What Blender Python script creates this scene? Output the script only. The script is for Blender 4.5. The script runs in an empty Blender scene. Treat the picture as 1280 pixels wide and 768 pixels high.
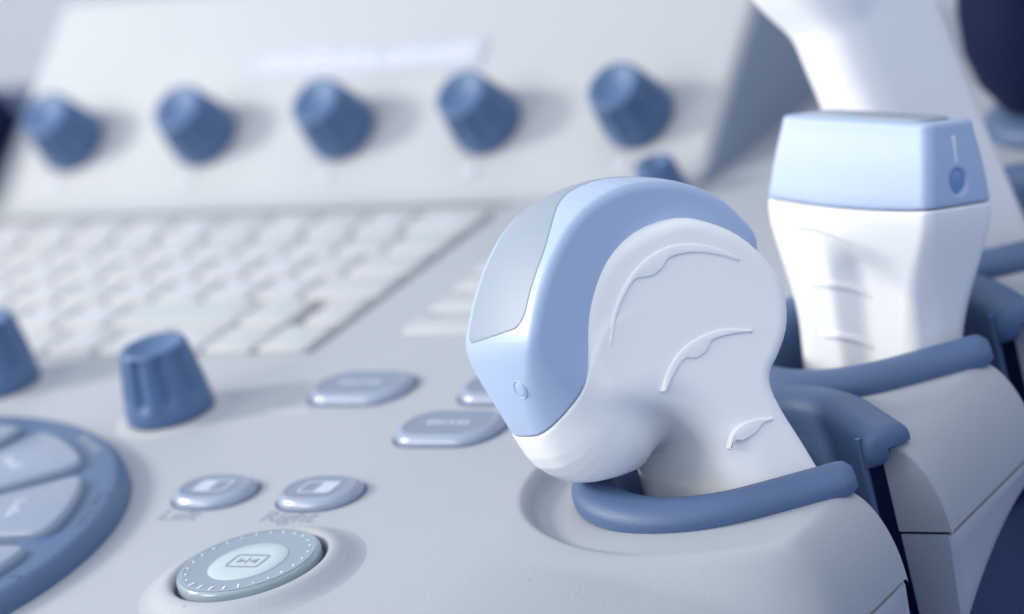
import bpy, bmesh, math, random
import numpy as np
from mathutils import Matrix, Vector

# ------------------------------------------------------------------ set-up
S = 0.01                                  # all sizes below are centimetres
scene = bpy.context.scene
col = scene.collection
rad = math.radians
random.seed(4)

# camera: long lens looking down across the console, slightly rolled
cam_d = bpy.data.cameras.new("camera")
cam = bpy.data.objects.new("camera", cam_d)
col.objects.link(cam)
el, ro, ps = rad(18.85), rad(14.5), rad(36.6)
Fw = np.array([-math.sin(ps)*math.cos(el), math.cos(ps)*math.cos(el), -math.sin(el)])
Rt = np.cross(Fw, [0, 0, 1]); Rt /= np.linalg.norm(Rt)
Up = np.cross(Rt, Fw)
right = Rt*math.cos(ro) - Up*math.sin(ro)
up = Up*math.cos(ro) + Rt*math.sin(ro)
loc = -Fw*114*S
m = Matrix.Identity(4)
for i in range(3):
    m[i][0], m[i][1], m[i][2], m[i][3] = right[i], up[i], -Fw[i], loc[i]
cam.matrix_world = m
cam_d.sensor_width = 36
cam_d.lens = 5700/1280*36
cam_d.clip_start = 0.05
cam_d.clip_end = 30
cam_d.dof.use_dof = True
cam_d.dof.focus_distance = 0.990
cam_d.dof.aperture_fstop = 8.8
scene.camera = cam

# studio light: dim blue room, one softbox at the left, one large soft lamp overhead
world = bpy.data.worlds.new("World")
scene.world = world
world.use_nodes = True
wt = world.node_tree
bg = wt.nodes["Background"]
bg.inputs[1].default_value = 1.0
tcw = wt.nodes.new("ShaderNodeTexCoord")              # white ceiling above, dark blue floor below
sep = wt.nodes.new("ShaderNodeSeparateXYZ")
rmp = wt.nodes.new("ShaderNodeValToRGB")
mrg = wt.nodes.new("ShaderNodeMapRange"); mrg.inputs[1].default_value = -1; mrg.inputs[2].default_value = 1
wt.links.new(tcw.outputs["Generated"], sep.inputs[0]); wt.links.new(sep.outputs["Z"], mrg.inputs[0])
wt.links.new(mrg.outputs[0], rmp.inputs["Fac"]); wt.links.new(rmp.outputs["Color"], bg.inputs[0])
rmp.color_ramp.interpolation = 'LINEAR'
rmp.color_ramp.elements[0].position = 0.34; rmp.color_ramp.elements[0].color = (0.04, 0.09, 0.25, 1)
rmp.color_ramp.elements[1].position = 0.74; rmp.color_ramp.elements[1].color = (1.0, 1.07, 1.17, 1)
mid = rmp.color_ramp.elements.new(0.53); mid.color = (0.28, 0.41, 0.69, 1)

def area(name, pos, target, size, power, color):
    d = bpy.data.lights.new(name, 'AREA')
    d.shape = 'RECTANGLE'; d.size, d.size_y = size
    d.energy = power; d.color = color
    o = bpy.data.objects.new(name, d); col.objects.link(o)
    p, t = Vector(pos), Vector(target)
    o.location = p*S
    o.rotation_euler = (t-p).to_track_quat('-Z', 'Y').to_euler()
    return o
WARM = (1.0, 0.965, 0.88)
area("key_softbox", (-74, -32, 43), (0, -2, 2), (0.15, 0.17), 6.9, WARM)
area("front_softbox", (-60, -88, 52), (6, -7, 3), (0.42, 0.42), 4.2, WARM)

scene.view_settings.view_transform = 'Standard'
scene.view_settings.look = 'None'
scene.view_settings.exposure = -0.09
scene.view_settings.gamma = 1.0
scene.cycles.max_bounces = 8
scene.cycles.use_denoising = True

# ------------------------------------------------------------------ materials
def mat(name, color, rough=0.45, bump=0.0, bscale=60.0, var=0.03, vscale=3.0, spec=0.5, sss=0.0, coat=0.0,
        trans=0.0, speck=0.0, metal=0.0):
    M = bpy.data.materials.new(name); M.use_nodes = True
    nt = M.node_tree; b = nt.nodes["Principled BSDF"]
    b.inputs["Roughness"].default_value = rough
    b.inputs["Specular IOR Level"].default_value = spec
    b.inputs["Metallic"].default_value = metal
    if sss:
        b.inputs["Subsurface Weight"].default_value = sss
        b.inputs["Subsurface Radius"].default_value = (0.004, 0.004, 0.005)
        b.inputs["Subsurface Scale"].default_value = 1.0
    if coat:
        b.inputs["Coat Weight"].default_value = coat; b.inputs["Coat Roughness"].default_value = 0.12
    if trans:
        b.inputs["Transmission Weight"].default_value = trans
    tc = nt.nodes.new("ShaderNodeTexCoord")
    n = nt.nodes.new("ShaderNodeTexNoise"); n.inputs["Scale"].default_value = vscale*10; n.inputs["Detail"].default_value = 5
    nt.links.new(tc.outputs["Object"], n.inputs["Vector"])
    r = nt.nodes.new("ShaderNodeValToRGB")
    r.color_ramp.elements[0].position = 0.3; r.color_ramp.elements[1].position = 0.7
    c = Vector(color)
    r.color_ramp.elements[0].color = (*(c*(1-var)), 1); r.color_ramp.elements[1].color = (*(c*(1+var)), 1)
    nt.links.new(n.outputs["Fac"], r.inputs["Fac"])
    out = r.outputs["Color"]
    if speck:                                           # sparse specks of dust and wear
        v = nt.nodes.new("ShaderNodeTexNoise"); v.inputs["Scale"].default_value = 420; v.inputs["Detail"].default_value = 1
        nt.links.new(tc.outputs["Object"], v.inputs["Vector"])
        r3 = nt.nodes.new("ShaderNodeValToRGB")
        r3.color_ramp.elements[0].position = 0.765; r3.color_ramp.elements[0].color = (1, 1, 1, 1)
        r3.color_ramp.elements[1].position = 0.80; r3.color_ramp.elements[1].color = (1-speck,)*3+(1,)
        nt.links.new(v.outputs["Fac"], r3.inputs["Fac"])
        mx = nt.nodes.new("ShaderNodeMix"); mx.data_type = 'RGBA'; mx.blend_type = 'MULTIPLY'; mx.inputs["Factor"].default_value = 1
        nt.links.new(out, mx.inputs["A"]); nt.links.new(r3.outputs["Color"], mx.inputs["B"])
        out = mx.outputs["Result"]
    nt.links.new(out, b.inputs["Base Color"])
    # roughness breaks up a little
    rr = nt.nodes.new("ShaderNodeMapRange"); rr.inputs[3].default_value = rough*0.88; rr.inputs[4].default_value = min(1, rough*1.12)
    nt.links.new(n.outputs["Fac"], rr.inputs[0]); nt.links.new(rr.outputs[0], b.inputs["Roughness"])
    if bump:
        n2 = nt.nodes.new("ShaderNodeTexNoise"); n2.inputs["Scale"].default_value = bscale*100; n2.inputs["Detail"].default_value = 2
        nt.links.new(tc.outputs["Object"], n2.inputs["Vector"])
        bp = nt.nodes.new("ShaderNodeBump"); bp.inputs["Strength"].default_value = bump; bp.inputs["Distance"].default_value = 0.0003
        nt.links.new(n2.outputs["Fac"], bp.inputs["Height"]); nt.links.new(bp.outputs["Normal"], b.inputs["Normal"])
    return M

M_deck = mat("deck_plastic", (0.395, 0.42, 0.465), 0.5, bump=0.42, bscale=30, var=0.02, vscale=2, speck=0.2)
M_panel = mat("panel_plastic", (0.455, 0.47, 0.50), 0.5, bump=0.2, bscale=14, var=0.012)
M_shell = mat("shell_plastic", (0.37, 0.41, 0.48), 0.45, bump=0.3, bscale=14, var=0.02)
M_knob = mat("knob_blue", (0.075, 0.14, 0.285), 0.48, var=0.05, vscale=8, bump=0.1, bscale=20)
M_rim = mat("rubber_blue", (0.078, 0.132, 0.265), 0.52, bump=0.35, bscale=22, var=0.05, vscale=4)
M_ring = mat("ring_blue", (0.075, 0.13, 0.26), 0.40, bump=0.15, bscale=18, var=0.04)
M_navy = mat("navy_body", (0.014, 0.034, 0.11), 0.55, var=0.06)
M_dark = mat("near_black_navy", (0.006, 0.012, 0.05), 0.65, var=0.1, spec=0.12)
M_white = mat("probe_white", (0.92, 0.92, 0.925), 0.36, var=0.01, sss=0.0, bump=0.06, bscale=10)
M_band = mat("probe_blue", (0.425, 0.525, 0.735), 0.42, var=0.012, bump=0.05, bscale=10)
M_lens = mat("lens_grey", (0.30, 0.355, 0.43), 0.5, var=0.02, bump=0.1, bscale=12)
M_key = mat("keycap", (0.48, 0.49, 0.52), 0.5, var=0.02, bump=0.2, bscale=12)
M_teal = mat("teal_print", (0.44, 0.52, 0.54), 0.5)
M_pale = mat("pale_print", (0.80, 0.84, 0.93), 0.45)
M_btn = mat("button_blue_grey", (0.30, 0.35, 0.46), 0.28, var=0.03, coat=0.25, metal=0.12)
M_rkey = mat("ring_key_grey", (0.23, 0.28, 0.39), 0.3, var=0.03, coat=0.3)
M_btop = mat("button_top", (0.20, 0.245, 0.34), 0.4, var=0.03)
M_icon = mat("icon_pale", (0.48, 0.54, 0.66), 0.4)
M_clear = mat("clear_teal", (0.30, 0.37, 0.41), 0.12, var=0.02, coat=0.6)
M_cring = mat("dial_ring", (0.25, 0.31, 0.38), 0.38, var=0.04)
M_cdisc = mat("dial_disc", (0.46, 0.55, 0.60), 0.35, var=0.02)
M_ink = mat("grey_ink", (0.25, 0.28, 0.35), 0.6)
M_inkd = mat("navy_ink", (0.07, 0.10, 0.20), 0.6)
M_label = mat("label_lavender", (0.46, 0.49, 0.58), 0.35)
M_tray = mat("tray", (0.43, 0.445, 0.48), 0.6, var=0.02)
M_mark = mat("faint_mark", (0.55, 0.57, 0.65), 0.6)

# ------------------------------------------------------------------ mesh helpers
def empty(name, label, cat, group=None, matrix=None):
    o = bpy.data.objects.new(name, None); col.objects.link(o)
    o.empty_display_size = 0.02
    o["label"] = label; o["category"] = cat
    if group: o["group"] = group
    if matrix is not None: o.matrix_world = matrix
    return o

def mesh_data(name, verts, faces, material, smooth=40):
    me = bpy.data.meshes.new(name)
    V = np.asarray(verts, dtype=float)*S
    me.from_pydata(V.tolist(), [], [list(map(int, f)) for f in faces])
    me.materials.append(material)
    bm = bmesh.new(); bm.from_mesh(me)
    bmesh.ops.recalc_face_normals(bm, faces=bm.faces)
    bm.to_mesh(me); bm.free()
    if smooth:
        me.polygons.foreach_set("use_smooth", [True]*len(me.polygons))
        if smooth < 180: me.set_sharp_from_angle(angle=rad(smooth))
    me.update()
    return me

def put(name, me, parent, loc=(0, 0, 0), rot=None, scale=None, label=None):
    o = bpy.data.objects.new(name, me); col.objects.link(o)
    if parent: o.parent = parent
    o.location = Vector(loc)*S
    if rot is not None: o.rotation_euler = rot
    if scale is not None: o.scale = scale
    if label: o["label"] = label
    return o

def part(name, verts, faces, material, parent, smooth=40, **k):
    return put(name, mesh_data(name, verts, faces, material, smooth), parent, **k)

def join(*vf):
    V, F = [], []
    for v, f in vf:
        n = len(V); V += [tuple(p) for p in v]; F += [[i+n for i in q] for q in f]
    return V, F

def lathe(profile, seg=48, cap0=False, cap1=False, fn=None, ax=1.0, ay=1.0):
    V, F = [], []
    for r, z in profile:
        for k in range(seg):
            a = 2*math.pi*k/seg
            rr = r if fn is None else fn(r, z, a)
            V.append((rr*math.cos(a)*ax, rr*math.sin(a)*ay, z))
    n = len(profile)
    for i in range(n-1):
        for k in range(seg):
            k2 = (k+1) % seg
            F.append((i*seg+k, i*seg+k2, (i+1)*seg+k2, (i+1)*seg+k))
    if cap0: F.append([k for k in range(seg)][::-1])
    if cap1: F.append([(n-1)*seg+k for k in range(seg)])
    return V, F

def prism(poly, z0, z1, bev=0.0):
    """closed outline (list of xy) -> solid between z0 and z1; bev draws the top edge in"""
    n = len(poly); P = np.array(poly, float); V, F = [], []
    rings = [(P, z0)]
    if bev:
        nx = np.roll(P, -1, 0)-np.roll(P, 1, 0)
        nrm = np.stack([nx[:, 1], -nx[:, 0]], 1); nrm /= np.linalg.norm(nrm, axis=1)[:, None]+1e-9
        area2 = np.sum(P[:, 0]*np.roll(P[:, 1], -1)-np.roll(P[:, 0], -1)*P[:, 1])
        if area2 < 0: nrm = -nrm
        h = z1-z0
        for k in (0.0, 0.35, 0.7, 1.0):
            a = k*math.pi/2
            rings.append((P-nrm*bev*(1-math.cos(a)), z1-min(bev, abs(h))*np.sign(h)*(1-math.sin(a))))
    else:
        rings.append((P, z1))
    for p, z in rings: V += [(x, y, z) for x, y in p]
    for i in range(len(rings)-1):
        for k in range(n):
            k2 = (k+1) % n
            F.append((i*n+k, i*n+k2, (i+1)*n+k2, (i+1)*n+k))
    F.append(list(range(n))[::-1]); F.append([(len(rings)-1)*n+k for k in range(n)])
    return V, F

def rrect(w, h, r, seg=6, cx=0, cy=0):
    out = []
    for sx, sy, a0 in ((1, 1, 0), (-1, 1, 90), (-1, -1, 180), (1, -1, 270)):
        for k in range(seg+1):
            a = rad(a0+90*k/seg)
            out.append((cx+sx*(w/2-r)+r*math.cos(a), cy+sy*(h/2-r)+r*math.sin(a)))
    return out

def boxvf(x0, x1, y0, y1, z0, z1):
    V = [(x, y, z) for z in (z0, z1) for x, y in ((x0, y0), (x1, y0), (x1, y1), (x0, y1))]
    F = [(3, 2, 1, 0), (4, 5, 6, 7), (0, 1, 5, 4), (1, 2, 6, 5), (2, 3, 7, 6), (3, 0, 4, 7)]
    return V, F

def spline(pts, sub=6, closed=True):
    P = np.array(pts, float); n = len(P); out = []
    rng = range(n) if closed else range(n-1)
    for i in rng:
        if closed: p0, p1, p2, p3 = P[(i-1) % n], P[i], P[(i+1) % n], P[(i+2) % n]
        else: p0, p1, p2, p3 = P[max(i-1, 0)], P[i], P[i+1], P[min(i+2, n-1)]
        for k in range(sub):
            t = k/sub
            out.append(0.5*((2*p1)+(-p0+p2)*t+(2*p0-5*p1+4*p2-p3)*t*t+(-p0+3*p1-3*p2+p3)*t**3))
    if not closed: out.append(P[-1])
    return np.array(out)

def sweep(path, section, closed_ends=True, scales=None, secs=None):
    """horizontal path (N x 3), section points (lateral, up)"""
    P = np.array(path, float); n = len(P); mlen = len(section)
    T = np.gradient(P, axis=0); T[:, 2] = 0; T /= np.linalg.norm(T, axis=1)[:, None]
    L = np.stack([T[:, 1], -T[:, 0], np.zeros(n)], 1)
    V, F = [], []
    for i in range(n):
        s = 1 if scales is None else scales[i]
        for a, b in (section if secs is None else secs[i]): V.append(tuple(P[i]+L[i]*a*s+np.array([0, 0, b*s])))
    for i in range(n-1):
        for k in range(mlen):
            k2 = (k+1) % mlen
            F.append((i*mlen+k, i*mlen+k2, (i+1)*mlen+k2, (i+1)*mlen+k))
    if closed_ends:
        F.append(list(range(mlen))); F.append([(n-1)*mlen+k for k in range(mlen)])
    return V, F

def sstep(a, b, x):
    t = np.clip((x-a)/(b-a), 0, 1); return t*t*(3-2*t)

def text(body, size, parent, loc, rot, material, name="lettering", shear=0.0, depth=0.002):
    c = bpy.data.curves.new(name, 'FONT'); c.body = body; c.size = size*S; c.extrude = depth*S
    c.align_x = 'CENTER'; c.align_y = 'CENTER'; c.materials.append(material); c.shear = shear; c.offset = 0.008*size*S*2
    tmp = bpy.data.objects.new("tmp", c)
    me = bpy.data.meshes.new_from_object(tmp)
    bpy.data.objects.remove(tmp); bpy.data.curves.remove(c)
    return put(name, me, parent, loc, rot)

# smooth solids from distance functions (surface nets)
def poly_sdf(P):
    P = np.array(P, float); Q = np.roll(P, -1, 0)
    def f(x, y):
        x, y = np.broadcast_arrays(x, y)
        d = np.full(x.shape, 1e9); sgn = np.ones(x.shape)
        for (ax, ay), (bx, by) in zip(P, Q):
            ex, ey = bx-ax, by-ay; wx, wy = x-ax, y-ay
            t = np.clip((wx*ex+wy*ey)/(ex*ex+ey*ey+1e-12), 0, 1)
            d = np.minimum(d, (wx-ex*t)**2+(wy-ey*t)**2)
            c1 = y >= ay; c2 = y < by; c3 = ex*wy > ey*wx
            flip = (c1 & c2 & c3) | (~c1 & ~c2 & ~c3)
            sgn = np.where(flip, -sgn, sgn)
        return sgn*np.sqrt(d)
    return f

def rext(d2, dt, r):
    a, b = d2+r, dt+r
    return np.sqrt(np.maximum(a, 0)**2+np.maximum(b, 0)**2)+np.minimum(np.maximum(a, b), 0)-r

def smin(a, b, k):
    h = np.clip(0.5+0.5*(b-a)/k, 0, 1); return b*(1-h)+a*h-k*h*(1-h)
def smax(a, b, k): return -smin(-a, -b, k)

def nets(f, lo, hi, h):
    ax = [np.arange(lo[i], hi[i]+h, h) for i in range(3)]
    F = f(ax[0][:, None, None], ax[1][None, :, None], ax[2][None, None, :])
    F = np.ascontiguousarray(np.broadcast_to(F, tuple(len(a) for a in ax))).astype(np.float32)
    ins = F < 0
    nx, ny, nz = F.shape
    cnt = np.zeros((nx-1, ny-1, nz-1), np.int8)
    for i in (0, 1):
        for j in (0, 1):
            for k in (0, 1): cnt += ins[i:nx-1+i, j:ny-1+j, k:nz-1+k]
    act = np.argwhere((cnt > 0) & (cnt < 8))
    idx = -np.ones(cnt.shape, np.int64); idx[tuple(act.T)] = np.arange(len(act))
    pos = np.zeros((len(act), 3)); num = np.zeros(len(act))
    corners = [(i, j, k) for i in (0, 1) for j in (0, 1) for k in (0, 1)]
    for c0 in corners:
        for d in range(3):
            if c0[d]: continue
            c1 = list(c0); c1[d] = 1
            f0 = F[tuple((act+c0).T)]; f1 = F[tuple((act+c1).T)]
            mk = (f0 < 0) != (f1 < 0)
            t = np.where(mk, f0/(f0-f1+1e-12), 0)
            p = np.tile(np.array(c0, float), (len(act), 1)); p[:, d] += t
            pos[mk] += p[mk]; num += mk
    pos = (pos/num[:, None]+act)*h+np.array([a[0] for a in ax])
    faces = []
    for d in range(3):
        sl0 = [slice(None)]*3; sl1 = [slice(None)]*3
        sl0[d] = slice(0, -1); sl1[d] = slice(1, None)
        ch = ins[tuple(sl0)] != ins[tuple(sl1)]
        e = np.argwhere(ch); u, v = [q for q in range(3) if q != d]
        ok = (e[:, u] > 0) & (e[:, v] > 0) & (e[:, u] < F.shape[u]-1) & (e[:, v] < F.shape[v]-1)
        e = e[ok]
        q = []
        for du, dv in ((-1, -1), (0, -1), (0, 0), (-1, 0)):
            c = e.copy(); c[:, u] += du; c[:, v] += dv; q.append(idx[tuple(c.T)])
        q = np.stack(q, 1)
        inside0 = ins[tuple(e.T)]
        fl = inside0 if d != 1 else ~inside0
        q[~fl] = q[~fl][:, ::-1]
        faces.append(q)
    faces = np.concatenate(faces)
    # two Newton steps on to the true surface
    for _ in range(2):
        x, y, z = pos.T; e = 0.01
        v = f(x, y, z)
        g = np.stack([f(x+e, y, z)-f(x-e, y, z), f(x, y+e, z)-f(x, y-e, z), f(x, y, z+e)-f(x, y, z-e)], 1)/(2*e)
        g2 = np.maximum((g*g).sum(1), 0.2)
        st = np.clip(v/g2, -h*0.6, h*0.6)
        pos -= g*st[:, None]
    return pos, faces

def sdf_part(name, f, lo, hi, h, material, parent, smooth=180):
    v, q = nets(f, lo, hi, h)
    me = bpy.data.meshes.new(name)
    me.from_pydata((v*S).tolist(), [], q.tolist()); me.materials.append(material)
    me.polygons.foreach_set("use_smooth", [True]*len(me.polygons))
    me.update()
    return put(name, me, parent)

# ------------------------------------------------------------------ the room behind
def wall():
    V, F = [], []
    n = 260; x0, x1 = -110.0, 70.0
    for i in range(n):                                     # fine upright ribs
        x = x0+(x1-x0)*i/(n-1)
        y = 42+(0.18 if i % 2 else -0.18)
        V += [(x, y, -60), (x, y, 70)]
    for i in range(n-1): F.append((2*i, 2*i+2, 2*i+3, 2*i+1))
    o = part("wall", V, F, mat("wall_paint", (0.62, 0.64, 0.69), 0.7, var=0.02), None, smooth=0)
    o["kind"] = "structure"; o["label"] = "pale blue ribbed wall far behind the console"
wall()

# ------------------------------------------------------------------ the console
con = empty("ultrasound_console", "light grey ultrasound control console with blue knobs and probe holders", "console")
PITCH = 6.75
CUP = [(11.05, -8.55+PITCH*k) for k in range(4)]
XE, ZS = 15.65, -2.40                      # outer end of the side arms, seam height

def x0_of(y):                              # where the outer edge begins to roll over
    return 14.55-6.6*sstep(-12.3, -14.2, y)

def corner_drop(x, y):
    x0 = x0_of(y); t = np.clip((x-x0)/(XE-x0), 0, 1)
    return (1-np.sqrt(np.maximum(1-t**2.0, 0)))

def zbase(x, y):
    out = -0.24*sstep(7.5, 12.6, x)        # the deck leans a little towards the holders
    d = np.hypot((x-11.15)/1.04, y+8.75)
    dish = 1-sstep(4.2, 4.56, d)
    front = sstep(-8.0, -8.6, y)
    floor = -0.42+0.17*sstep(6.8, 11.5, x)
    left = np.where(y < -8.6, 1.0, 1-sstep(-8.6, -3.5, y))
    return out*(1-dish*left)+floor*dish*left

def deck():
    def ax(breaks):                        # list of (from, to, step)
        o = []
        for a, b, s in breaks:
            n = max(1, int(round((b-a)/s))); o += [a+(b-a)*i/n for i in range(n)]
        o.append(breaks[-1][1]); return o
    xs = ax([(-46, -30, 4), (-30, -4.35, 1.5), (-4.35, 1.1, 0.6), (1.1, 5.5, 0.3), (5.5, 14.5, 0.085)])
    u = [14.5+(XE-14.5)*math.sin(k/22*math.pi/2) for k in range(1, 23)]   # closes up towards the end
    xs += u
    edges = []
    ys = [-30, -26, -22, -19, -18, -17.4, -16.9]
    b = -16.5; stops = []
    for k in range(4):
        c = CUP[k][1]
        stops += [(c-1.1, c+1.1)]
    cur = b
    for lo, hi in stops:
        st = 0.085 if cur < -8 else 0.11
        n = int((lo-0.16-cur)/st); ys += [cur+(lo-0.16-cur)*i/n for i in range(n)]
        ys += [lo-0.16, lo-0.12, lo-0.08, lo-0.05, lo-0.025, lo-0.008]
        ys += [lo+(hi-lo)*i/22 for i in range(23)]
        ys += [hi+0.008, hi+0.025, hi+0.05, hi+0.08, hi+0.12]
        cur = hi+0.16
    ys += [cur+i*0.5 for i in range(0, 30)]
    # key lines for the keyboard well
    ys = sorted(set([round(y, 4) for y in ys]+[-2.75, 7.2]))
    xs = sorted(set([round(x, 4) for x in xs]))
    X, Y = np.meshgrid(np.array(xs), np.array(ys), indexing='ij')
    Z = zbase(X, Y)
    cd = corner_drop(X, Y)
    Z = Z+(ZS-Z)*cd
    for lo, hi in stops:                   # soft edge along the slots
        for e, sg in ((lo, -1), (hi, 1)):
            d = (Y-e)*sg
            q = np.clip(1-d/0.16, 0, 1)*((d >= -1e-6) & (X > 12.6))
            Z -= 0.16*(1-np.sqrt(np.maximum(1-q*q, 0)))*(X > 12.6)
    nx, ny = X.shape
    V = np.stack([X.ravel(), Y.ravel(), Z.ravel()], 1)
    F = []
    def inhole(x, y):
        if -30 < x < -4.35 and -2.75 < y < 7.2: return True
        if x > 7:
            for k, (cx, cy) in enumerate(CUP[:3]):
                if math.hypot(x-cx, y-cy) < 3.12: return True
                if x > cx and abs(y-cy) < 1.1: return True
                if cx < x < 14.6 and abs(y-cy) < 1.1+(14.6-x)*0.62 and math.hypot(x-cx, y-cy) < 3.7: return True
        return False
    for i in range(nx-1):
        for j in range(ny-1):
            x, y = (xs[i]+xs[i+1])/2, (ys[j]+ys[j+1])/2
            if x < 1.0 and y > 8.4: continue
            if inhole(x, y): continue
            F.append((i*ny+j, (i+1)*ny+j, (i+1)*ny+j+1, i*ny+j+1))
    part("deck", V, F, M_deck, con, smooth=60)
    # slot walls of the arms (facing across each slot), down to the seam
    xi = [i for i, x in enumerate(xs) if x > 14.33]
    for lo, hi in stops:
        for e in (lo, hi):
            j = min(range(ny), key=lambda q: abs(ys[q]-e))
            v, f = [], []
            for i in xi:
                v += [(xs[i], ys[j], Z[i, j]), (xs[i], ys[j], min(ZS, Z[i, j]))]
            for i in range(len(xi)-1): f.append((2*i, 2*i+2, 2*i+3, 2*i+1))
            part("slot_wall", v, f, M_deck, con, smooth=30)
deck()

# lower shells of the arms under the seam
def lower_shell(y0, y1, depth0, depth1, xin=14.36):
    V, F = [], []
    ny = 26; prof = []
    for j in range(ny):
        t = j/(ny-1)
        y = y0+(y1-y0)*t
        dep = depth0+(depth1-depth0)*(1-(1-t)**1.7)
        e = min(1, (y-y0)/0.22); e2 = min(1, (y1-y)/0.22)
        rd = 0.08*(1-math.sqrt(max(0, 1-(1-e)**2)))+0.08*(1-math.sqrt(max(0, 1-(1-e2)**2)))
        pts = [(xin, ZS-0.08), (XE-0.10-rd, ZS-0.08), (XE-0.03-rd, ZS-0.12), (XE-0.01-rd, ZS-0.2)]
        for k in range(1, 9):
            s = k/8
            pts.append((XE-0.01-rd-0.22*s-0.55*max(0, s-0.75)**2*16*0.3, ZS-0.2-(dep-0.2)*s))
        pts.append((xin, ZS-dep))
        V += [(x, y, z) for x, z in pts]; n = len(pts)
    for j in range(ny-1):
        for k in range(n):
            k2 = (k+1) % n
            F.append((j*n+k, j*n+k2, (j+1)*n+k2, (j+1)*n+k))
    F.append(list(range(n))); F.append([(ny-1)*n+k for k in range(n)])
    return V, F
part("lower_shell", *lower_shell(-30, CUP[0][1]-1.1, 3.0, 3.0, 8), M_shell, con)
for k in range(3):
    part("lower_shell", *lower_shell(CUP[k][1]+1.1, CUP[k+1][1]-1.1, 2.75, 0.75), M_shell, con)
# dark seam strip behind the joint and navy carcass below
part("seam_strip", *boxvf(8, XE-0.14, -30, CUP[0][1]-1.5, ZS-0.3, ZS+0.2), M_dark, con, smooth=0)
for k in range(3):
    part("seam_strip", *boxvf(14.45, XE-0.14, CUP[k][1]+1.16, CUP[k+1][1]-1.3, ZS-0.3, ZS+0.2), M_dark, con, smooth=0)
part("carcass", *join(boxvf(-40, 7.6, -28, 22, -12, -1.2), boxvf(7.6, 13.9, -28, 22, -14, -4.6),
                      boxvf(13.9, 14.9, CUP[0][1]+1.6, CUP[1][1]-1.9, -14, -3.0)), M_navy, con, smooth=0)

# blue rubber rims and liners of the holders
def cup_path(r_in, end_x, y_end):
    """open teardrop: from the near slot end round the back of the cup to the far slot end (about its centre)"""
    ex, ey = end_x, y_end
    d = math.hypot(ex, ey); base = math.atan2(ey, ex); off = math.acos(r_in/d)
    a0 = base+off                                       # tangent point (far side)
    pts = []
    tx, ty = r_in*math.cos(a0), r_in*math.sin(a0)
    n = 16
    for i in range(n): pts.append((ex+(tx-ex)*i/n, ey+(ty-ey)*i/n))
    m_ = 56
    for i in range(m_+1):
        a = a0+(2*math.pi-2*a0)*i/m_
        pts.append((r_in*math.cos(a), r_in*math.sin(a)))
    for i in range(1, n+1): pts.append((tx+(ex-tx)*i/n, -ty+(-ey+ty)*i/n))
    P = np.array(pts)
    for _ in range(6): P[1:-1] = (P[:-2]+2*P[1:-1]+P[2:])/4   # ease the joins
    return P[::-1]

# flat-bottomed bead over the edge; its inner side (positive) runs straight down into the cup
rim_sec = [(-0.56, -0.16), (-0.575, -0.02), (-0.55, 0.10), (-0.46, 0.22), (-0.30, 0.32), (-0.07, 0.37), (0.16, 0.37), (0.34, 0.32), (0.47, 0.20),
           (0.535, 0.04), (0.545, -0.15), (0.545, -0.50), (0.2, -0.52), (0.1, -0.18)]
P0 = cup_path(3.00, 3.72, 0.86)
n_ = len(P0)
tt = np.minimum(np.arange(n_), n_-1-np.arange(n_))
sc = 0.55+0.45*np.sqrt(np.clip(1-(1-np.clip((tt+0.02)/2.0, 0, 1))**2, 0.0, 1))
rim_me = mesh_data("rubber_rim", *sweep(np.c_[P0, np.zeros(n_)], rim_sec, scales=sc), M_rim, 60)
P1 = P0[P0[:, 0] <= 3.08]
def lin_sec(e):                            # e: distance from the liner's end; the end is rounded over
    k = min(e/0.55, 1.0); q = 0.535-0.55*(1-math.sqrt(max(0, 1-(1-k)**2)))
    return [(-0.30, 0.0), (-0.30, -3.1), (q, -3.1), (q-0.003, -0.9), (q, -0.02), (q-0.08, 0.22), (min(q-0.1, 0.2), 0.26), (-0.2, 0.1)]
cum = np.r_[0, np.cumsum(np.linalg.norm(np.diff(P1, axis=0), axis=1))]
sx_ = sorted(set(np.r_[cum, np.linspace(0, 0.55, 9), cum[-1]-np.linspace(0, 0.55, 9)].round(4)))
P1 = np.stack([np.interp(sx_, cum, P1[:, i]) for i in (0, 1)], 1)
lin_secs = [lin_sec(min(e, cum[-1]-e)) for e in sx_]
lin_me = mesh_data("cup_liner", *sweep(np.c_[P1, np.zeros(len(P1))], lin_secs[0], secs=lin_secs), M_rim, 50)
for k, (cx, cy) in enumerate(CUP[:3]):
    z = -0.12
    put("rubber_rim", rim_me, con, (cx, cy, z))
    put("cup_liner", lin_me, con, (cx, cy, z))
# raised lip along the edge of each liner end
lipm = mesh_data("liner_lip", *prism(rrect(0.14, 0.12, 0.05, 3), -2.7, 0.0), M_rim, 40)
gapm = mesh_data("gap_strip", *boxvf(-0.35, 0.30, 0.0, 0.3, -5.0, -0.25), M_dark, 0)
for k, (cx, cy) in enumerate(CUP[:3]):
    put("liner_lip", lipm, con, (cx+3.03, cy+0.70, 0.05))
    put("gap_strip", gapm, con, (cx+3.2, cy+1.16, 0))
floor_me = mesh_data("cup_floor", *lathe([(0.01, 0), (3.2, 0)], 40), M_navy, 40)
for cx, cy in CUP[:3]: put("cup_floor", floor_me, con, (cx, cy, -3.0))

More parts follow.
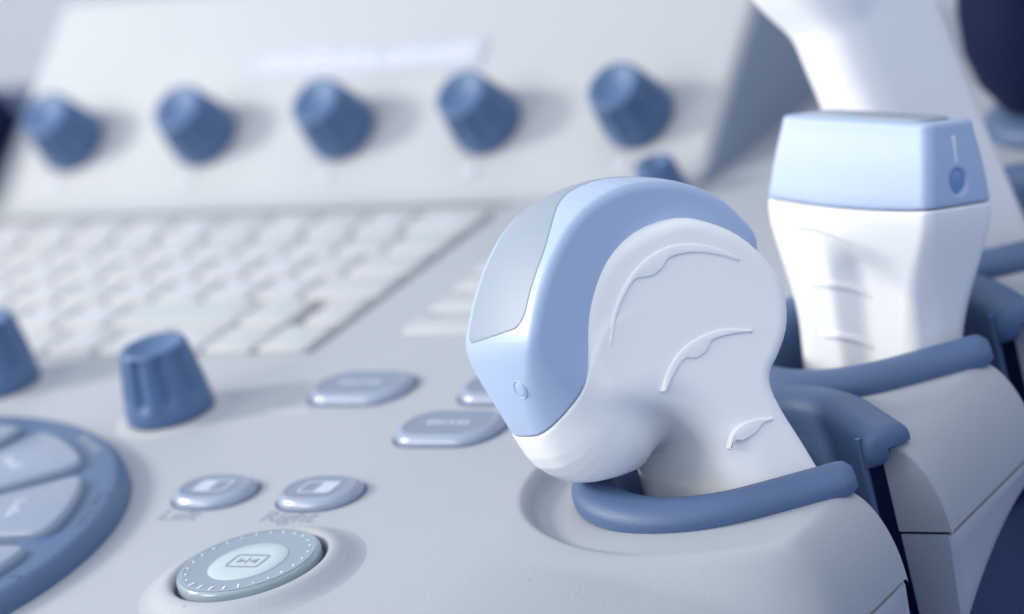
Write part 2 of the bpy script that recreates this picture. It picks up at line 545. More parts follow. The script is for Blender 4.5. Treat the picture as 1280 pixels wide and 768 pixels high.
# ------------------------------------------------------------------ back panel with its housing
TH = rad(36)
def pan(x, s, h=0.0):                     # point on the slanted panel: along x, up the slope, out of it
    return (x, 7.7+s*math.cos(TH)-h*math.sin(TH), s*math.sin(TH)+h*math.cos(TH))
def panel_profile():
    pr = [(7.35, 0.0)]
    for k in range(9):                     # soft hollow at the foot
        a = k/8; s = -0.35+1.2*a
        y, z = 7.7+s*math.cos(TH), max(s*math.sin(TH), 0)
        zz = 0.5*(z+math.sqrt((s*math.sin(TH))**2+0.02)+s*math.sin(TH)*0) if s < 0.3 else s*math.sin(TH)+0.04*(0.85-s)/0.55
        pr.append((y, max(0.02, zz*0.9 if s < 0.3 else zz)))
    pr.append((7.7+7.0*math.cos(TH), 7.0*math.sin(TH)))
    for k in range(1, 7):                  # rounded top edge
        a = TH+(math.pi/2-TH+0.4)*0-0.0
        s = 7.0+0.35*math.sin(k/6*math.pi/2); h = -0.35*(1-math.cos(k/6*math.pi/2))
        pr.append((7.7+s*math.cos(TH)-h*math.sin(TH), s*math.sin(TH)+h*math.cos(TH)))
    pr.append((14.2, 3.4)); pr.append((17.5, 2.6))
    return pr
def back_panel():
    base = [(7.3, 0.015), (7.55, 0.03), (7.8, 0.10), (8.05, 0.235), (8.4, 0.475), (9.0, (9.0-7.7)*math.tan(TH))]
    s7 = [(7.7+s*math.cos(TH), s*math.sin(TH)) for s in (3.0, 5.0, 7.1)]
    top = []
    for k in range(1, 8):
        a = k/7*rad(70); r = 0.45
        y = 7.7+7.1*math.cos(TH)+r*(math.sin(TH+0)-math.sin(TH-a)); z = 7.1*math.sin(TH)+r*(math.cos(TH-a)-math.cos(TH))
        top.append((y, z))
    pr = base+s7+top+[(18.0, top[-1][1]-1.6), (18.0, -1.5), (7.3, -1.5)]
    V, F = [], []
    xsec = [(-23.45, 0.16), (-23.40, 0.08), (-23.32, 0.03), (-23.2, 0.0), (-12, 0), (0.7, 0.0), (0.86, 0.025), (0.98, 0.08), (1.05, 0.16), (1.09, 0.27)]
    cyy = sum(p[0] for p in pr)/len(pr); n = len(pr)
    for x, inset in xsec:
        for y, z in pr:
            # draw the section in a little towards the housing ends for a rounded edge
            if y < 17 and z > 0.3: V.append((x, y+inset*math.sin(TH), z-inset*math.cos(TH)))
            else: V.append((x, y, z))
    for i in range(len(xsec)-1):
        for k in range(n):
            k2 = (k+1) % n
            F.append((i*n+k, i*n+k2, (i+1)*n+k2, (i+1)*n+k))
    F.append(list(range(n))); F.append([(len(xsec)-1)*n+k for k in range(n)])
    return part("back_panel", V, F, M_panel, con, smooth=50)
bpan = back_panel()
# right side of the housing, its shade put into a darker blue-grey colour
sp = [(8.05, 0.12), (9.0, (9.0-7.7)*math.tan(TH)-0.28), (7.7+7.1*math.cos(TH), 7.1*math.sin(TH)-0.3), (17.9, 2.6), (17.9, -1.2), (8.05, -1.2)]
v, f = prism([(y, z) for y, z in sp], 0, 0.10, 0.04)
part("shaded_side", [(1.06+h, y, z) for y, z, h in v], f, mat("side_shade_plastic", (0.25, 0.31, 0.41), 0.5, var=0.03), con, smooth=40)
PROT = (TH, 0, 0)

# name plate with pale worn lettering strokes
V, F = prism(rrect(8.1, 1.0, 0.12), 0.0, 0.06, 0.03)
plate = put("name_plate", mesh_data("name_plate", V, F, M_label), bpan, pan(-11.3, 4.72, 0.0), PROT)
strokes = []
x = -3.55
while x < 3.5:
    w = random.choice((0.08, 0.10, 0.34, 0.30, 0.26)); h = random.choice((0.5, 0.5, 0.36, 0.42))
    if w > 0.2:
        strokes.append(boxvf(x, x+0.08, -0.25, -0.25+h, 0.062, 0.075)); strokes.append(boxvf(x+0.08, x+w-0.08, -0.25, -0.15, 0.062, 0.075))
        strokes.append(boxvf(x+0.08, x+w-0.08, -0.35+h, -0.25+h, 0.062, 0.075)); strokes.append(boxvf(x+w-0.08, x+w, -0.25, -0.25+h, 0.062, 0.075))
    else:
        strokes.append(boxvf(x, x+w, -0.25, -0.25+h, 0.062, 0.075))
    x += w+random.choice((0.1, 0.12, 0.1, 0.1, 0.32))
v, f = join(*strokes)
o = part("plate_lettering", v, f, mat("white_print", (0.68, 0.70, 0.78), 0.4), bpan, smooth=0)
o.location = Vector(pan(-11.3, 4.72, 0.0))*S; o.rotation_euler = PROT

# fluted knobs -------------------------------------------------------
def knob_mesh(r0, r1, h, nfl, dep=0.09, seg=108):
    prof = [(r0*0.90, 0.03), (r0*0.985, 0.06), (r0, 0.16)]
    N = 16
    for k in range(1, N):
        t = k/N; z = 0.16+(h-0.16-0.14)*t
        prof.append((r0+(r1-r0)*t**1.25, z))
    for k in range(0, 6):
        a = k/5*math.pi/2
        prof.append((r1-0.14+0.14*math.cos(a), h-0.14+0.14*math.sin(a)))
    prof += [(r1-0.20, h-0.02), (r1-0.30, h-0.10), (r1*0.35, h-0.21), (0.02, h-0.23)]
    def fn(r, z, a):
        g = float(sstep(0.22*h, 0.36*h, z)*(1-sstep(h*0.86, h*0.985, z)))
        ph = (a*nfl/(2*math.pi)) % 1.0-0.5
        return r-dep*g*math.exp(-(ph/0.20)**2)*(1 if r > 0.4*r1 else 0)
    return lathe(prof, seg, cap0=True, cap1=True, fn=fn)
km_big = mesh_data("control_knob", *knob_mesh(1.12, 0.87, 1.88, 9, 0.15), M_knob, 70)
km_pan = mesh_data("control_knob", *knob_mesh(1.03, 0.80, 1.62, 9, 0.12), M_knob, 70)
km_small = mesh_data("control_knob", *knob_mesh(0.68, 0.54, 1.05, 8, 0.05, 72), M_knob, 70)
skirt = mesh_data("knob_skirt", *lathe([(1.42, 0.0), (1.34, 0.03), (1.15, 0.045), (0.5, 0.05)], 60), M_panel, 60)
for (x, y, rz) in ((-6.2, -6.4, 12), (-13.1, -4.7, 5)):
    k = put("control_knob", km_big, con, (x, y, 0.02), (0, 0, rad(rz)))
    put("knob_skirt", skirt, k, (0, 0, -0.02))
for i, px in enumerate((-20.95, -16.08, -11.2, -6.3, -1.38)):
    put("control_knob", km_pan, con, pan(px, 2.3, 0.0), (Matrix.Rotation(TH, 3, "X") @ Matrix.Rotation(rad((7, 31, 18, 2, 25)[i]), 3, "Z")).to_euler())
    mk = prism(rrect(0.42, 0.26, 0.06, 3), 0.012, 0.02)
    put("printed_mark", mesh_data("printed_mark", *mk, M_mark, 0), bpan, pan(px-0.15, 0.78 if i else 0.8, 0.01), PROT)
put("control_knob", km_small, con, (0.35, 7.2, 0.0), (0.1, 0, 0), label="small blue knob at the foot of the back panel")

# dark trim at the far left end of the back panel
v, f = prism(rrect(1.6, 5.0, 0.3, 4), -1.2, 0.4, 0.15)
put("side_trim", mesh_data("side_trim", v, f, M_dark), con, pan(-24.55, 1.2, 0.9), PROT)

# ------------------------------------------------------------------ keyboard
kb = part("keyboard", *join(boxvf(-30.2, -4.33, -2.78, 7.25, -1.1, -0.36),
                            boxvf(-30.2, -4.33, -2.86, -2.74, -0.42, -0.005), boxvf(-4.37, -4.30, -2.78, 7.2, -0.42, -0.005)), M_tray, con, smooth=0)
def key_mesh(w, d):
    lv = [(w, d, -0.42), (w-0.02, d-0.02, 0.0), (w-0.14, d-0.16, 0.07), (w-0.26, d-0.30, 0.08)]
    V, F = [], []
    for a, b, z in lv:
        V += [(p[0], p[1], z) for p in rrect(a, b, 0.12, 1)]
    n = 8
    for i in range(3):
        for k in range(n): F.append((i*n+k, i*n+(k+1) % n, (i+1)*n+(k+1) % n, (i+1)*n+k))
    F.append([3*n+k for k in range(n)])
    return V, F
kcache = {}
def key(x0, x1, y, d=1.42, label=None, z=0.0, parent=None):
    w = round(x1-x0-0.12, 2)
    if (w, d) not in kcache: kcache[(w, d)] = mesh_data("key", *key_mesh(w, d), M_key, 35)
    return put("key", kcache[(w, d)], parent or kb, ((x0+x1)/2, y, z), label=label)
legend = {}
def key_legend(k, w, mtl, tag):
    if tag not in legend: legend[tag] = mesh_data("key_legend", *prism(rrect(w, 0.5, 0.08, 2), 0.082, 0.088), mtl, 0)
    o = bpy.data.objects.new("key_legend", legend[tag]); col.objects.link(o)
    o.parent = kb; o.location = k.location.copy()
rows = [(-1.82, -4.62, 1.74), (-0.12, -6.42, 1.74), (1.5, -4.6, 1.66), (3.02, -4.62, 1.66), (4.5, -4.62, 1.66), (5.95, -4.62, 1.66)]
for ri, (y, xr, p) in enumerate(rows):
    xe = xr; c = 0
    while xe > -29:
        w = p
        if ri == 1 and c == 1: w = 4.3
        if ri in (2, 3) and c == 0: w = 2.6 if ri == 2 else 2.2
        if ri == 4 and c == 0: w = 1.9
        if ri == 5 and c == 0: w = 2.3
        x0 = max(xe-w, -29.9)
        k = key(x0, xe, y, 1.56 if ri < 2 else 1.42, label="long pale teal space key" if (ri == 1 and c == 1) else None)
        if ri == 1 and c == 1: key_legend(k, 3.2, M_teal, "space")
        elif random.random() < 0.75:
            key_legend(k, 0.55, random.choice((M_mark, M_mark, M_teal)), random.choice(("a",)) if False else "g%d" % random.randint(0, 1)) if False else None
            t = random.choice(("m", "m", "t"))
            key_legend(k, 0.5, M_mark if t == "m" else M_teal, t)
        xe = x0; c += 1
key(-6.02, -4.62, -0.12, 1.56)
# flat function keys between keyboard and holders
for y, xl in ((-1.18, -2.45), (0.22, -2.5), (1.5, -2.6), (2.72, -2.7)):
    o = key(xl, xl+2.9, y, 0.95, z=0.02, parent=con)
    o.name = "function_key"
    b_ = put("printed_mark", mesh_data("printed_mark", *prism(rrect(0.35, 0.2, 0.05, 2), 0.012, 0.02), M_ink, 0), con, (xl+0.35, y+0.62, 0.0))

# ------------------------------------------------------------------ push buttons
def push_button(poly_fn, h, x, y, rz=0, name="push_button"):
    base = poly_fn(1.0)
    n = len(base); V, F = [], []
    lv = [(1.0, -0.25), (1.0, h*0.30), (0.97, h*0.52), (0.88, h*0.80), (0.80, h*0.94), (0.76, h*0.95)]
    P = np.array(base)
    half = np.abs(P).max(0)
    for s, z in lv:
        ins = (1-s)*min(half)
        q = P*(np.maximum(half-ins, 0.05)/half)
        V += [(a, b, z) for a, b in q]
    for i in range(len(lv)-1):
        for k in range(n): F.append((i*n+k, i*n+(k+1) % n, (i+1)*n+(k+1) % n, (i+1)*n+k))
    o = part(name, V, F, M_btn, con, smooth=45, loc=(x, y, 0), rot=(0, 0, rad(rz)))
    # dished top
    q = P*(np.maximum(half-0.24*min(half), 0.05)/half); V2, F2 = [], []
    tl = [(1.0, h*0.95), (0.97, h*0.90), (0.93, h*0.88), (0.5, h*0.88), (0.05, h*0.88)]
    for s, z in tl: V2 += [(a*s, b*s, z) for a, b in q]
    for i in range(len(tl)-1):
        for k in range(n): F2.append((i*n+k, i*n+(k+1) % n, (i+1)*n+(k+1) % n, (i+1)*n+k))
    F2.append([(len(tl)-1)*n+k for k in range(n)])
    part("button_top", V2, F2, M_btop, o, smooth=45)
    # dark joint in the deck around it
    V3 = [(a*1.0, b*1.0, 0.006) for a, b in P]; sc_ = (half+0.07)/half
    V3 += [(a*sc_[0], b*sc_[1], 0.006) for a, b in P]
    part("button_joint", V3, [(k, (k+1) % n, n+(k+1) % n, n+k) for k in range(n)], M_inkd, o, smooth=0)
    return o
def ell(a, b, n=44, e=2.3):
    return lambda s: [(s*a*np.sign(math.cos(t))*abs(math.cos(t))**(2/e), s*b*np.sign(math.sin(t))*abs(math.sin(t))**(2/e)) for t in [2*math.pi*k/n for k in range(n)]]
def frame_icon(w, h, t, z, fillhalf=0):
    out = rrect(w, h, 0.1, 3); inn = rrect(w-2*t, h-2*t, 0.06, 3); n = len(out)
    V = [(x, y, z) for x, y in out]+[(x, y, z) for x, y in inn]
    F = [(k, (k+1) % n, n+(k+1) % n, n+k) for k in range(n)]
    if fillhalf:
        m_ = len(V); x0, x1 = (0, w/2-t) if fillhalf > 0 else (-w/2+t, 0)
        V += [(x0, -h/2+t, z), (x1, -h/2+t, z), (x1, h/2-t, z), (x0, h/2-t, z)]; F.append((m_, m_+1, m_+2, m_+3))
    return V, F
for x, y, s in ((-1.60, -10.92, 1), (1.48, -10.94, -1)):
    b_ = push_button(ell(1.08, 0.80), 0.26, x, y)
    part("icon", *frame_icon(0.95, 0.62, 0.07, 0.242, -s), M_icon, b_, smooth=0)
pill = lambda a, b, r: (lambda s: rrect(2*a*s, 2*b*s, r*s, 8))
for x, y, a in ((-1.26, -5.05, 1.40), (2.86, -7.38, 1.42), (3.15, -5.05, 1.35)):
    b_ = push_button(pill(a, 0.86, 0.80), 0.25, x, y)
    V, F = join(*[boxvf(-0.62+0.21*k, -0.62+0.21*k+random.uniform(0.09, 0.17), -0.07, 0.12, 0.222, 0.232) for k in range(6)])
    part("icon", V, F, M_icon, b_, smooth=0)
text("Left", 0.74, con, (-1.86, -12.05, 0.004), (0, 0, 0), M_ink)
text("Right", 0.74, con, (1.32, -12.05, 0.004), (0, 0, 0), M_ink)
V, F = join(*[boxvf(-3.35+0.26*k, -3.35+0.26*k+0.16, -6.35, -6.15, 0.002, 0.006) for k in range(5)])
part("printed_mark", V, F, M_mark, con, smooth=0)

# round jog dial in its raised collar
DX, DY = 2.38, -15.08
dial = part("jog_dial", *lathe([(1.63, -0.1), (1.66, 0.10), (1.66, 0.34), (1.63, 0.40), (1.57, 0.43), (1.50, 0.435)], 96), M_clear, con,
            loc=(DX, DY, 0), smooth=50)
part("collar", *lathe([(2.62, 0.0), (2.45, 0.04), (2.28, 0.13), (2.1, 0.26), (1.95, 0.32), (1.84, 0.31), (1.78, 0.25), (1.77, -0.1)], 96), M_deck, dial, smooth=70)
part("groove", *lathe([(1.79, 0.02), (1.62, 0.02)], 64), M_inkd, dial, smooth=0)
part("dial_ring", *lathe([(1.58, 0.436), (1.4, 0.42), (1.1, 0.39), (0.90, 0.385)], 96), M_cring, dial, smooth=60)
part("dial_disc", *lathe([(0.93, 0.39), (0.90, 0.41), (0.6, 0.412), (0.02, 0.412)], 72, cap1=True), M_cdisc, dial, smooth=60)
V, F = frame_icon(0.92, 0.62, 0.045, 0.42)
tri = lambda x0, x1, y: ([(x0, -y, 0.42), (x1, 0, 0.42), (x0, y, 0.42)], [(0, 1, 2)])
part("icon", *join((V, F), tri(-0.26, -0.05, 0.11), tri(0.26, 0.05, 0.11), boxvf(-0.018, 0.018, -0.13, 0.13, 0.415, 0.42)), M_ink, dial, smooth=0)
tick_me = mesh_data("tick", *boxvf(1.33, 1.49, -0.02, 0.02, 0.415, 0.442), M_pale, 0)
dot_me = mesh_data("tick", *boxvf(1.40, 1.45, -0.025, 0.025, 0.415, 0.438), M_pale, 0)
for k in range(26):
    a = 2*math.pi*k/26+0.1
    put("tick", tick_me if -2.3 < (a if a < math.pi else a-2*math.pi) < -0.9 else dot_me, dial, (0, 0, 0), (0, 0, a))

# blue ring of keys round the trackball (runs out of the picture at the left)
RX, RY, RR = -10.75, -15.27, 7.88
ring = part("key_ring", *lathe([(RR+0.02, 0.0), (RR+0.02, 0.16), (RR-0.03, 0.34), (RR-0.14, 0.47), (RR-0.32, 0.52), (RR-1.6, 0.50), (RR-1.75, 0.48), (RR-1.85, 0.36),
                                (RR-4.9, 0.30), (RR-5.0, 0.5), (RR-5.4, 0.5), (RR-5.5, 0.0)], 160), M_ring, con, loc=(RX, RY, 0), smooth=50,
            label="mid blue raised ring carrying grey-blue keys")
def ring_key(a0, a1, r0, r1, z=0.36, h=0.36):
    out = []
    n = 8
    for k in range(n+1): a = rad(a0+(a1-a0)*k/n); out.append((r1*math.cos(a), r1*math.sin(a)))
    for k in range(n+1): a = rad(a1+(a0-a1)*k/n); out.append((r0*math.cos(a), r0*math.sin(a)))
    P = spline_round(out, 0.35)
    return prism(P, z-0.2, z+h, 0.16)
def spline_round(poly, r):
    """cut the four corners of a sector outline"""
    P = np.array(poly, float)
    n = len(P); L = np.linalg.norm(np.roll(P, -1, 0)-P, axis=1)
    # resample and smooth
    cum = np.r_[0, np.cumsum(L)]; tot = cum[-1]; m_ = 72
    s = np.linspace(0, tot, m_, endpoint=False)
    Q = np.stack([np.interp(s, cum, np.r_[P[:, i], P[0, i]]) for i in (0, 1)], 1)
    for _ in range(6): Q = (np.roll(Q, 1, 0)+2*Q+np.roll(Q, -1, 0))/4
    return Q.tolist()
for a0, a1 in ((75, 103), (41.5, 69.5), (8, 36), (-26, 2), (-60, -32)):
    k = part("ring_key", *ring_key(a0, a1, 3.3, 6.95), M_rkey, ring, smooth=45)
    am, V = rad((a0+a1)/2), []
    for q in range(5):
        V.append(boxvf(-0.5+0.2*q, -0.5+0.2*q+random.uniform(0.08, 0.16), -0.15, random.uniform(0.02, 0.18), 0.722, 0.728))
    o = part("icon", *join(*V), M_icon, ring, smooth=0, loc=(5.45*math.cos(am), 5.45*math.sin(am), 0), rot=(0, 0, am-math.pi/2))
for a, w in ((19.6, "Scan Area"), (-8.0, "S")):
    text(w, 0.46, ring, (7.42*math.cos(rad(a)), 7.42*math.sin(rad(a)), 0.52), (0, 0, rad(a-90)), M_inkd)
V = [boxvf(-0.75+0.19*q, -0.75+0.19*q+random.uniform(0.08, 0.14), -0.11, 0.13, 0.515, 0.523) for q in range(8)]
a = rad(54.5)
part("printed_mark", *join(*V), M_ink, ring, smooth=0, loc=(7.36*math.cos(a), 7.36*math.sin(a), 0), rot=(0, 0, a-math.pi/2))

# ------------------------------------------------------------------ probes
def frame_matrix(o, w, a, t):
    m_ = Matrix.Identity(4)
    for i in range(3): m_[i][0], m_[i][1], m_[i][2], m_[i][3] = w[i], a[i], t[i], o[i]*S
    return m_
W1, A1, T1 = (0.4437, 0.8921, -0.0853), (-0.1497, 0.1676, 0.9744), (0.8836, -0.4196, 0.2079)

# 1. volume probe in the near holder (x across the scan, y up to the lens, z towards the thumb plate)
pr = empty("curved_ultrasound_probe", "white ultrasound probe with blue curved head and grey lens, in the nearest holder", "probe",
           matrix=frame_matrix((9.9, -8.75, 3.05), W1, A1, T1))
head_pts = [(2.73, 1.28), (2.45, 1.9), (2.03, 2.46), (1.33, 2.95), (.58, 3.22), (-.22, 3.34), (-1.1, 3.21), (-1.79, 2.87), (-2.38, 2.35),
            (-2.86, 1.75), (-3.2, 1.2), (-3.41, .78), (-3.45, .35), (-3.36, -.45), (-3.18, -1.3), (-2.86, -2.08), (-2.2, -2.6), (-1.6, -2.74), (-1.0, -2.5),
            (-.45, -1.9), (.2, -1.2), (1.2, -.8), (1.95, -.2), (2.45, .5)]
head2 = poly_sdf(spline(head_pts, 3))
plate_pts = [(0.61, 2.36), (-0.55, 2.33), (-1.5, 1.98), (-2.13, 1.38), (-2.42, 0.78), (-2.50, 0.09), (-2.34, -0.62), (-1.95, -1.2), (-1.55, -1.7),
             (-1.32, -2.2), (-1.25, -2.8), (-1.3, -3.7), (-1.35, -4.6), (-1.4, -6.0), (0.5, -6.4), (2.9, -6.2), (2.75, -5.2), (2.58, -4.5), (2.37, -3.8), (2.1, -2.97), (1.88, -2.35), (1.75, -1.8),
             (1.82, -1.44), (2.14, -1.1), (2.48, -0.65), (2.66, -0.1), (2.66, 0.45), (2.41, 1.02), (1.96, 1.61), (1.35, 2.06)]
SX, SY = 0.25, -0.15                      # the plate's face is turned a little to the left and up
def pmap(x, y): return (0.915*(x*0.975+0.12)+0.08*y-0.13, y)
def ptop(x, y): return 1.85+SX*x+SY*y
plate2 = poly_sdf(spline([pmap(x, y) for x, y in plate_pts], 3))
TC, TH_ = -0.42, 1.62                     # middle and half thickness of the head
def f_head(x, y, z):
    d2 = head2(x, y)
    u = np.clip((z-TC)/TH_, -1, 1)
    d2 = d2-0.20*(1-u*u)
    r = 0.18+1.05*sstep(1.0, -1.3, y+0.25*(x+3.3))*(1-sstep(-1.0, 0.5, x))+0.3*sstep(-1.0, 0.5, x)*(1-sstep(0.0, 2.0, y))
    return rext(d2, np.abs(z-TC)-TH_, r)
def f_plate(x, y, z):
    d2 = plate2(x, y)
    r = 0.30+0.75*sstep(-0.6, -2.0, y)*(1-sstep(-0.6, 1.2, x))
    top = ptop(x, y)
    return rext(d2, np.maximum((z-top)*0.96, -1.4-z), r)
def seam(x, y, z):                        # > 0 on the blue side
    s = np.clip(x+1.98, -9, 0.3)
    return (y-s)*0.72
def f_body(x, y, z):
    lobe = smax(f_head(x, y, z), seam(x, y, z)+0.012, 0.03)
    lobe = smax(lobe, -(y+2.74), 0.05)    # flat moulded foot of the head
    pl = f_plate(x, y, z)
    # hollow between the head and the neck
    hx, hy, hz = (x+1.38)/1.0, np.maximum(y+3.0, 0)/1.15, (z-2.0)/2.55
    q = np.sqrt(hx*hx+hy*hy+hz*hz)
    pl = smax(pl, 1.32-q, 0.85)
    return smin(lobe, pl, 0.42)
def f_band(x, y, z):
    b = smax(f_head(x, y, z), -seam(x, y, z)+0.012, 0.03)
    return b
# marker centre: walk along the line of sight on to the head's end
vd = np.array([Fw @ np.array(v) for v in (W1, A1, T1)])
q = np.array([-3.24, -0.31, -0.3])-vd*4
for _ in range(60):
    q = q+vd*float(f_head(*[np.array([v]) for v in q])[0])*0.8
e_ = 0.02
gn = np.array([float(f_head(*[np.array([v]) for v in q+np.eye(3)[i]*e_])[0]-f_head(*[np.array([v]) for v in q-np.eye(3)[i]*e_])[0]) for i in range(3)])
gn /= np.linalg.norm(gn)
mk_ = [(0.225, -0.03), (0.222, 0.008), (0.205, 0.020), (0.190, 0.010), (0.180, -0.012), (0.172, 0.002), (0.160, 0.012), (0.10, 0.018), (0.01, 0.020)]
mkme = mesh_data("marker_button", *lathe(mk_, 48, cap1=True), M_band, 80)
o = put("marker_button", mkme, pr, q-gn*0.004)
o.rotation_euler = Vector(gn).to_track_quat('Z', 'Y').to_euler()
H_ = 0.05
sdf_part("body", f_body, (-4.1, -6.6, -2.4), (3.0, 3.0, 3.6), H_, M_white, pr)
sdf_part("blue_band", f_band, (-4.1, -2.2, -2.4), (3.2, 3.9, 1.6), 0.042, M_band, pr)
def f_lens(x, y, z):
    d = f_head(x, y, z)
    m_ = rext(np.maximum(z-TC-1.27+1.05*sstep(-2.5, -0.6, x), TC-z-1.27), -(y-(0.95+0.12*(z-TC)))-0.0*x, 0.35)
    return smax(smax(d-0.015, -(d+0.22), 0.01), m_, 0.05)
sdf_part("acoustic_lens", f_lens, (-4.1, 0.5, -2.0), (3.3, 3.9, 1.2), 0.034, M_lens, pr)
outer = [[(-1.95, 0.22), (-1.7, 0.74), (-1.27, 1.25), (-0.69, 1.65), (0.04, 1.84), (0.71, 1.75), (1.36, 1.47), (1.77, 1.15)],
         [(-0.96, -1.09), (-0.72, -0.73), (-0.3, -0.4), (0.29, -0.22), (0.93, -0.21), (1.63, -0.4)],
         [(0.26, -2.69), (0.45, -2.42), (0.75, -2.28), (1.12, -2.26), (1.55, -2.34)]]
inner = [[(1.76, 1.09), (1.22, 1.38), (0.65, 1.57), (0.09, 1.6), (-0.17, 1.43), (-0.48, 1.34), (-0.88, 1.37), (-1.2, 1.15), (-1.57, 0.74), (-1.88, 0.18)],
         [(1.62, -0.46), (1.09, -0.37), (0.6, -0.37), (0.37, -0.55), (0.09, -0.63), (-0.21, -0.58), (-0.53, -0.79), (-0.88, -1.13)],
         [(1.53, -2.40), (1.29, -2.41), (1.03, -2.55), (0.68, -2.62), (0.49, -2.58), (0.32, -2.73)]]
for po, pi in zip(outer, inner):
    A, B = spline(po, 6, False), spline(pi, 6, False)
    poly = np.array([(0.87*x+0.08*y-0.06, y) for x, y in np.r_[A, B]])
    v, f = prism(poly.tolist(), -0.10, 0.048, 0.035)
    v = [(x, y, z+ptop(x, y)) for x, y, z in v]
    part("grip_ridge", v, f, M_white, pr, smooth=70)

# 2. flat linear probe in the second holder
al, tl = rad(13), rad(16.5)
s_, c_, st, ct = math.sin(al), math.cos(al), math.sin(tl), math.cos(tl)
W2 = (c_, -s_, 0); T2 = (-s_*ct, -c_*ct, st); A2 = (s_*st, c_*st, ct)
p2 = empty("linear_ultrasound_probe", "white ultrasound probe with a flat rectangular pale blue head, in the second holder", "probe",
           matrix=frame_matrix((11.76, -1.07, 2.83), W2, A2, T2))
def loft(sections, seg=72, cap0=True, cap1=True):
    """sections: (y, half width, half depth, exponent, z shift)"""
    V, F = [], []
    for y, a, b, e, dz in sections:
        for k in range(seg):
            t = 2*math.pi*k/seg
            V.append((a*np.sign(math.cos(t))*abs(math.cos(t))**(2/e), y, dz+b*np.sign(math.sin(t))*abs(math.sin(t))**(2/e)))
    for i in range(len(sections)-1):
        for k in range(seg):
            k2 = (k+1) % seg; F.append((i*seg+k, i*seg+k2, (i+1)*seg+k2, (i+1)*seg+k))
    if cap0: F.append(list(range(seg)))
    if cap1: F.append([(len(sections)-1)*seg+k for k in range(seg)])
    return V, F
def rbox2(x, y, hw, hd, r): return None
def lerp(a, b, t): return a+(b-a)*t
def prof2(y):                              # half width, half depth of the linear probe's head and body at height y
    ys_ = [-7.0, -4.2, -3.2, -2.2, -1.2, -0.4, 0.0, 0.6, 1.4, 2.1]
    ws_ = [1.85, 2.05, 2.10, 2.20, 2.38, 2.53, 2.57, 2.53, 2.43, 2.29]
    ds_ = [0.95, 1.00, 1.02, 1.05, 1.10, 1.16, 1.18, 1.09, 0.96, 0.80]
    return np.interp(y, ys_, ws_), np.interp(y, ys_, ds_)
ygrid = np.linspace(-7, 2.2, 400)
wv, dv = prof2(ygrid)
ker = np.ones(41)/41
wv = np.convolve(np.pad(wv, 20, 'edge'), ker, 'valid'); dv = np.convolve(np.pad(dv, 20, 'edge'), ker, 'valid')
def f2(x, y, z):
    w = np.interp(y, ygrid, wv); d = np.interp(y, ygrid, dv)
    r = 0.28+0.64*sstep(0.0, -3.0, y)
    a, b = np.abs(x)-w+r, np.abs(z)-d+r
    dd = np.sqrt(np.maximum(a, 0)**2+np.maximum(b, 0)**2)+np.minimum(np.maximum(a, b), 0)-r
    # thumb scoop on both broad faces, deepest low on the right
    sx = x-0.15
    sc = 0.62*sstep(-0.62, 0.30, x+0.12*(y+2))*(1-sstep(0.5, 2.1, x))*sstep(-0.5, -1.7, y+0.25*x)
    return dd+sc*(np.abs(z) > -1)*sstep(0.2, 0.8, np.abs(z))
def seam2(x, y, z): return y-0.06-0.10*(x/2.5)**2
sdf_part("body", lambda x, y, z: smax(smax(f2(x, y, z), seam2(x, y, z)+0.012, 0.04), -(y+6.0), 0.1), (-3.0, -6.3, -1.6), (3.0, 0.3, 1.6), 0.06, M_white, p2)
def f2b(x, y, z):
    b = smax(smax(f2(x, y, z), -seam2(x, y, z)+0.012, 0.04), y-2.08, 0.12)
    rr = np.sqrt((y-0.72)**2+(z-0.05)**2)
    return smax(b, -np.maximum(rr-0.30, np.abs(x-2.62)-0.2), 0.04)
sdf_part("blue_head", f2b, (-3.0, -0.5, -1.5), (3.0, 2.4, 1.5), 0.05, M_band, p2)
V, F = prism(rrect(3.9, 1.05, 0.4, 6), 0.0, 0.09, 0.05)
V = [(x, 2.05+z, y) for x, y, z in V]
part("acoustic_lens", V, F, M_lens, p2, smooth=60)
V, F = lathe([(0.285, 0), (0.25, 0.02), (0.02, 0.025)], 32, cap1=True)
V = [(2.43+z, 0.72+x, 0.05+y) for x, y, z in V]
part("marker_button", V, F, mat("marker_blue", (0.20, 0.33, 0.62), 0.4), p2, smooth=60)
V, F = prism(rrect(0.09, 0.62, 0.04, 4), 0, 0.05, 0.01)
V = [(2.30+z+0.1*(1.45-(1.45+y))*1.0+0.085, 1.45+y, 0.05+x) for x, y, z in V]
part("marker_line", V, F, M_pale, p2, smooth=60)
for y0, x0, w in ((-0.62, -0.75, 0.95), (-1.95, -0.45, 0.8), (-3.15, -0.30, 0.66)):
    path = []
    for k in range(15):
        t = k/14*2-1
        xx = x0+w*t; yy = y0+0.18*(1-t*t)-0.14*t
        zz = 1.6
        for _ in range(40): zz -= float(f2(np.array([xx]), np.array([yy]), np.array([zz]))[0])*0.8
        path.append((xx, yy, zz))
    V, F = [], []
    for k, p in enumerate(path):
        s = 0.085*math.sqrt(max(0.02, 1-(k/7-1)**2))
        for q_ in range(10):
            a = 2*math.pi*q_/10; V.append((p[0], p[1]+s*1.3*math.cos(a), p[2]-0.015+s*math.sin(a)))
    for k in range(14):
        for q_ in range(10): F.append((k*10+q_, k*10+(q_+1) % 10, (k+1)*10+(q_+1) % 10, (k+1)*10+q_))
    part("grip_ridge", V, F, M_white, p2, smooth=180)

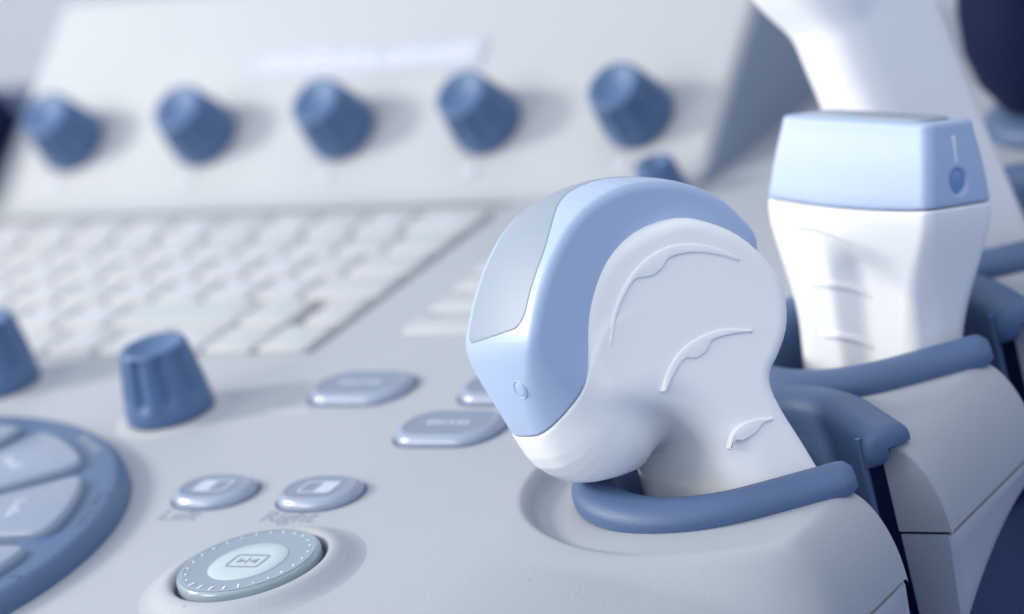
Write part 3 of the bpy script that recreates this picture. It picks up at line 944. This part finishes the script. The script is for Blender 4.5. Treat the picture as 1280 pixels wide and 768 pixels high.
# 3. tall probe in the third holder, its head above the picture
p3 = empty("tall_ultrasound_probe", "tall white ultrasound probe rising out of the top of the picture, behind the flat-headed probe", "probe",
           matrix=frame_matrix((9.9018, 5.9056, 6.1464), W1, A1, T1))
neck3 = poly_sdf(spline([(-1.2, 3.2), (-0.40, 1.0), (-0.12, -0.68), (0.10, -2.72), (0.45, -5.0), (0.8, -7.1), (1.0, -9.0), (-2.2, -9.2), (-2.7, -7.0), (-3.0, -4.6),
                        (-3.15, -2.6), (-3.3, -1.6), (-3.45, -0.4), (-3.5, 1.0), (-3.3, 3.2)], 3))
lobe3 = poly_sdf(spline([(-1.0, 4.2), (-1.2, 1.0), (-1.9, -0.1), (-2.5, -0.62), (-3.1, -0.6), (-3.65, -0.15), (-4.05, 0.6), (-4.3, 1.6), (-4.3, 3.0), (-3.8, 4.2)], 3))
def f3(x, y, z):
    n = rext(neck3(x, y)+0.0, np.abs(z-0.15)-1.35, 0.85)
    l = rext(lobe3(x, y), np.abs(z+0.1)-1.7, 1.1)
    return smin(n, l, 0.45)
sdf_part("body", f3, (-5.4, -9.3, -2.2), (1.3, 3.4, 2.0), 0.08, M_white, p3)
band3 = poly_sdf(spline([(-0.7, 3.5), (-5.2, 3.5), (-5.3, 4.6), (-4.4, 6.0), (-2.9, 6.6), (-1.4, 6.0), (-0.6, 4.6)], 3))
sdf_part("blue_band", lambda x, y, z: rext(band3(x, y), np.abs(z+0.1)-1.75, 0.5), (-5.8, 3.2, -2.2), (0, 7.0, 2.0), 0.1, M_band, p3)

# ------------------------------------------------------------------ dark cup at the right edge
gc = empty("storage_cup", "dark navy round cup with a pale blue foot, cut off by the right edge", "cup",
           matrix=Matrix.Translation(Vector((10.1, 12.2, -0.15))*S))
part("cup_body", *lathe([(0.02, 0.42), (1.2, 0.45), (1.9, 0.8), (2.35, 1.5), (2.55, 2.4), (2.5, 3.4), (2.3, 4.4), (2.1, 5.6), (0.02, 5.6)], 64), M_dark, gc, smooth=60)
part("foot", *lathe([(2.35, 0.0), (2.45, 0.15), (2.4, 0.4), (2.1, 0.62), (1.5, 0.66), (0.02, 0.66)], 64), M_rim, gc, smooth=60)
